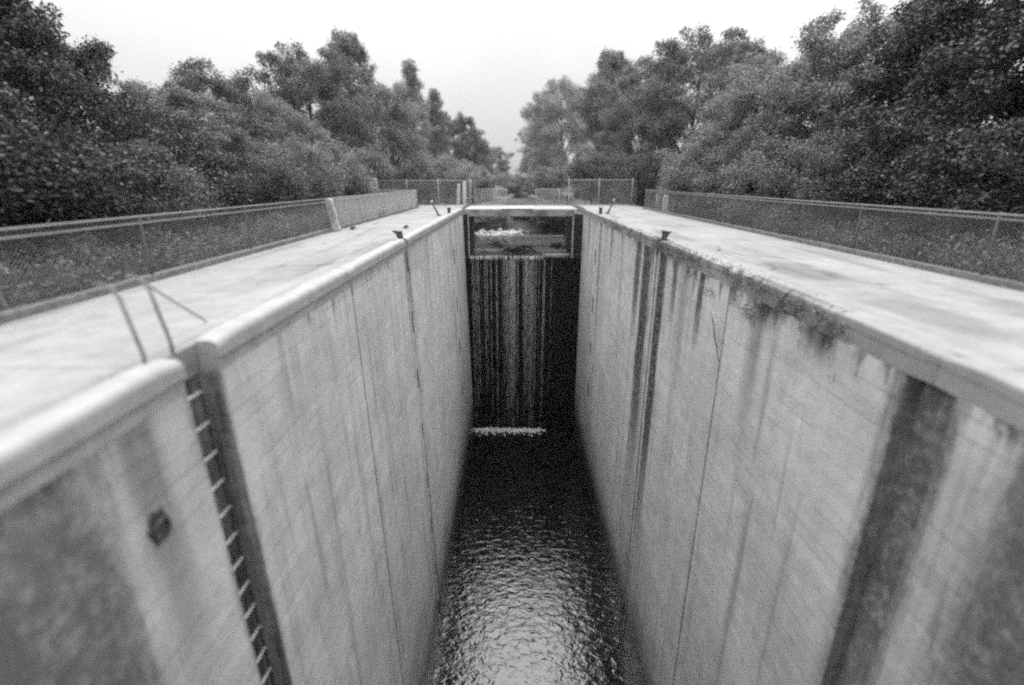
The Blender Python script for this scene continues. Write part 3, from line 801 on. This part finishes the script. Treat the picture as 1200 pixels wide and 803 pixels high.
# ------------------------------------------------------------------ light
SUN_EL, SUN_AZ = 54, 3        # veiled sun ahead of the camera, slightly right
W = bpy.data.worlds.new('World'); SC.world = W; W.use_nodes = True
nt = W.node_tree; nt.nodes.clear()
out = nt.nodes.new('ShaderNodeOutputWorld'); bg = nt.nodes.new('ShaderNodeBackground')
sky = nt.nodes.new('ShaderNodeTexSky'); sky.sky_type = 'NISHITA'; sky.sun_disc = False
sky.sun_elevation = math.radians(SUN_EL); sky.sun_rotation = math.radians(SUN_AZ); sky.air_density = 1; sky.dust_density = 3
bw = nt.nodes.new('ShaderNodeRGBToBW'); nt.links.new(sky.outputs[0], bw.inputs[0])
tc = nt.nodes.new('ShaderNodeTexCoord'); sx = nt.nodes.new('ShaderNodeSeparateXYZ'); nt.links.new(tc.outputs['Generated'], sx.inputs[0])
mx = nt.nodes.new('ShaderNodeMath'); mx.operation = 'MAXIMUM'; nt.links.new(sx.outputs[2], mx.inputs[0]); mx.inputs[1].default_value = 0
ov = nt.nodes.new('ShaderNodeMath'); ov.operation = 'MULTIPLY_ADD'; nt.links.new(mx.outputs[0], ov.inputs[0]); ov.inputs[1].default_value = 14.0; ov.inputs[2].default_value = 3.2
cl = nt.nodes.new('ShaderNodeTexNoise'); nt.links.new(tc.outputs['Generated'], cl.inputs['Vector']); cl.inputs['Scale'].default_value = 2.2; cl.inputs['Detail'].default_value = 5
mr = nt.nodes.new('ShaderNodeMapRange'); nt.links.new(cl.outputs['Fac'], mr.inputs[0]); mr.inputs[1].default_value = .3; mr.inputs[2].default_value = .7; mr.inputs[3].default_value = .9; mr.inputs[4].default_value = 1.1
m2 = nt.nodes.new('ShaderNodeMath'); m2.operation = 'MULTIPLY'; nt.links.new(ov.outputs[0], m2.inputs[0]); nt.links.new(mr.outputs[0], m2.inputs[1])
mixn = nt.nodes.new('ShaderNodeMix'); mixn.data_type = 'FLOAT'; mixn.inputs[0].default_value = .9
nt.links.new(bw.outputs[0], mixn.inputs[2]); nt.links.new(m2.outputs[0], mixn.inputs[3])
nt.links.new(mixn.outputs[0], bg.inputs[0]); bg.inputs[1].default_value = .1
nt.links.new(bg.outputs[0], out.inputs[0])
ld = bpy.data.lights.new('sun', 'SUN'); ld.energy = 1.4; ld.angle = math.radians(36); ld.color = (1, 1, 1)
so = bpy.data.objects.new('sun', ld); COL.objects.link(so)
a, e = math.radians(SUN_AZ), math.radians(SUN_EL)
so.rotation_euler = Vector((math.sin(a) * math.cos(e), math.cos(a) * math.cos(e), math.sin(e))).to_track_quat('Z', 'Y').to_euler()

# ------------------------------------------------------------------ camera
cd = bpy.data.cameras.new('camera'); cd.sensor_width = 36; cd.lens = 567 / 1200 * 36; cd.clip_start = .05; cd.clip_end = 2000
cam = bpy.data.objects.new('camera', cd); COL.objects.link(cam); SC.camera = cam
cam.location = (0, 0, 1.5); cam.rotation_euler = (math.radians(90 - 18.48), 0, math.radians(.3))
cd.dof.use_dof = True; cd.dof.focus_distance = 16; cd.dof.aperture_fstop = cd.lens / 70.0

SC.render.engine = 'CYCLES'
SC.view_settings.view_transform = 'Standard'; SC.view_settings.look = 'None'
SC.view_settings.exposure = 0.7; SC.view_settings.gamma = 1; SC.view_settings.use_curve_mapping = False
SC.cycles.use_denoising = False
SC.cycles.use_adaptive_sampling = True
SC.cycles.adaptive_threshold = .03
SC.cycles.filter_width = 2.3
SC.cycles.max_bounces = 10; SC.cycles.diffuse_bounces = 6; SC.cycles.glossy_bounces = 4; SC.cycles.volume_bounces = 1
SC.cycles.sample_clamp_indirect = 8
SC.cycles.caustics_reflective = False
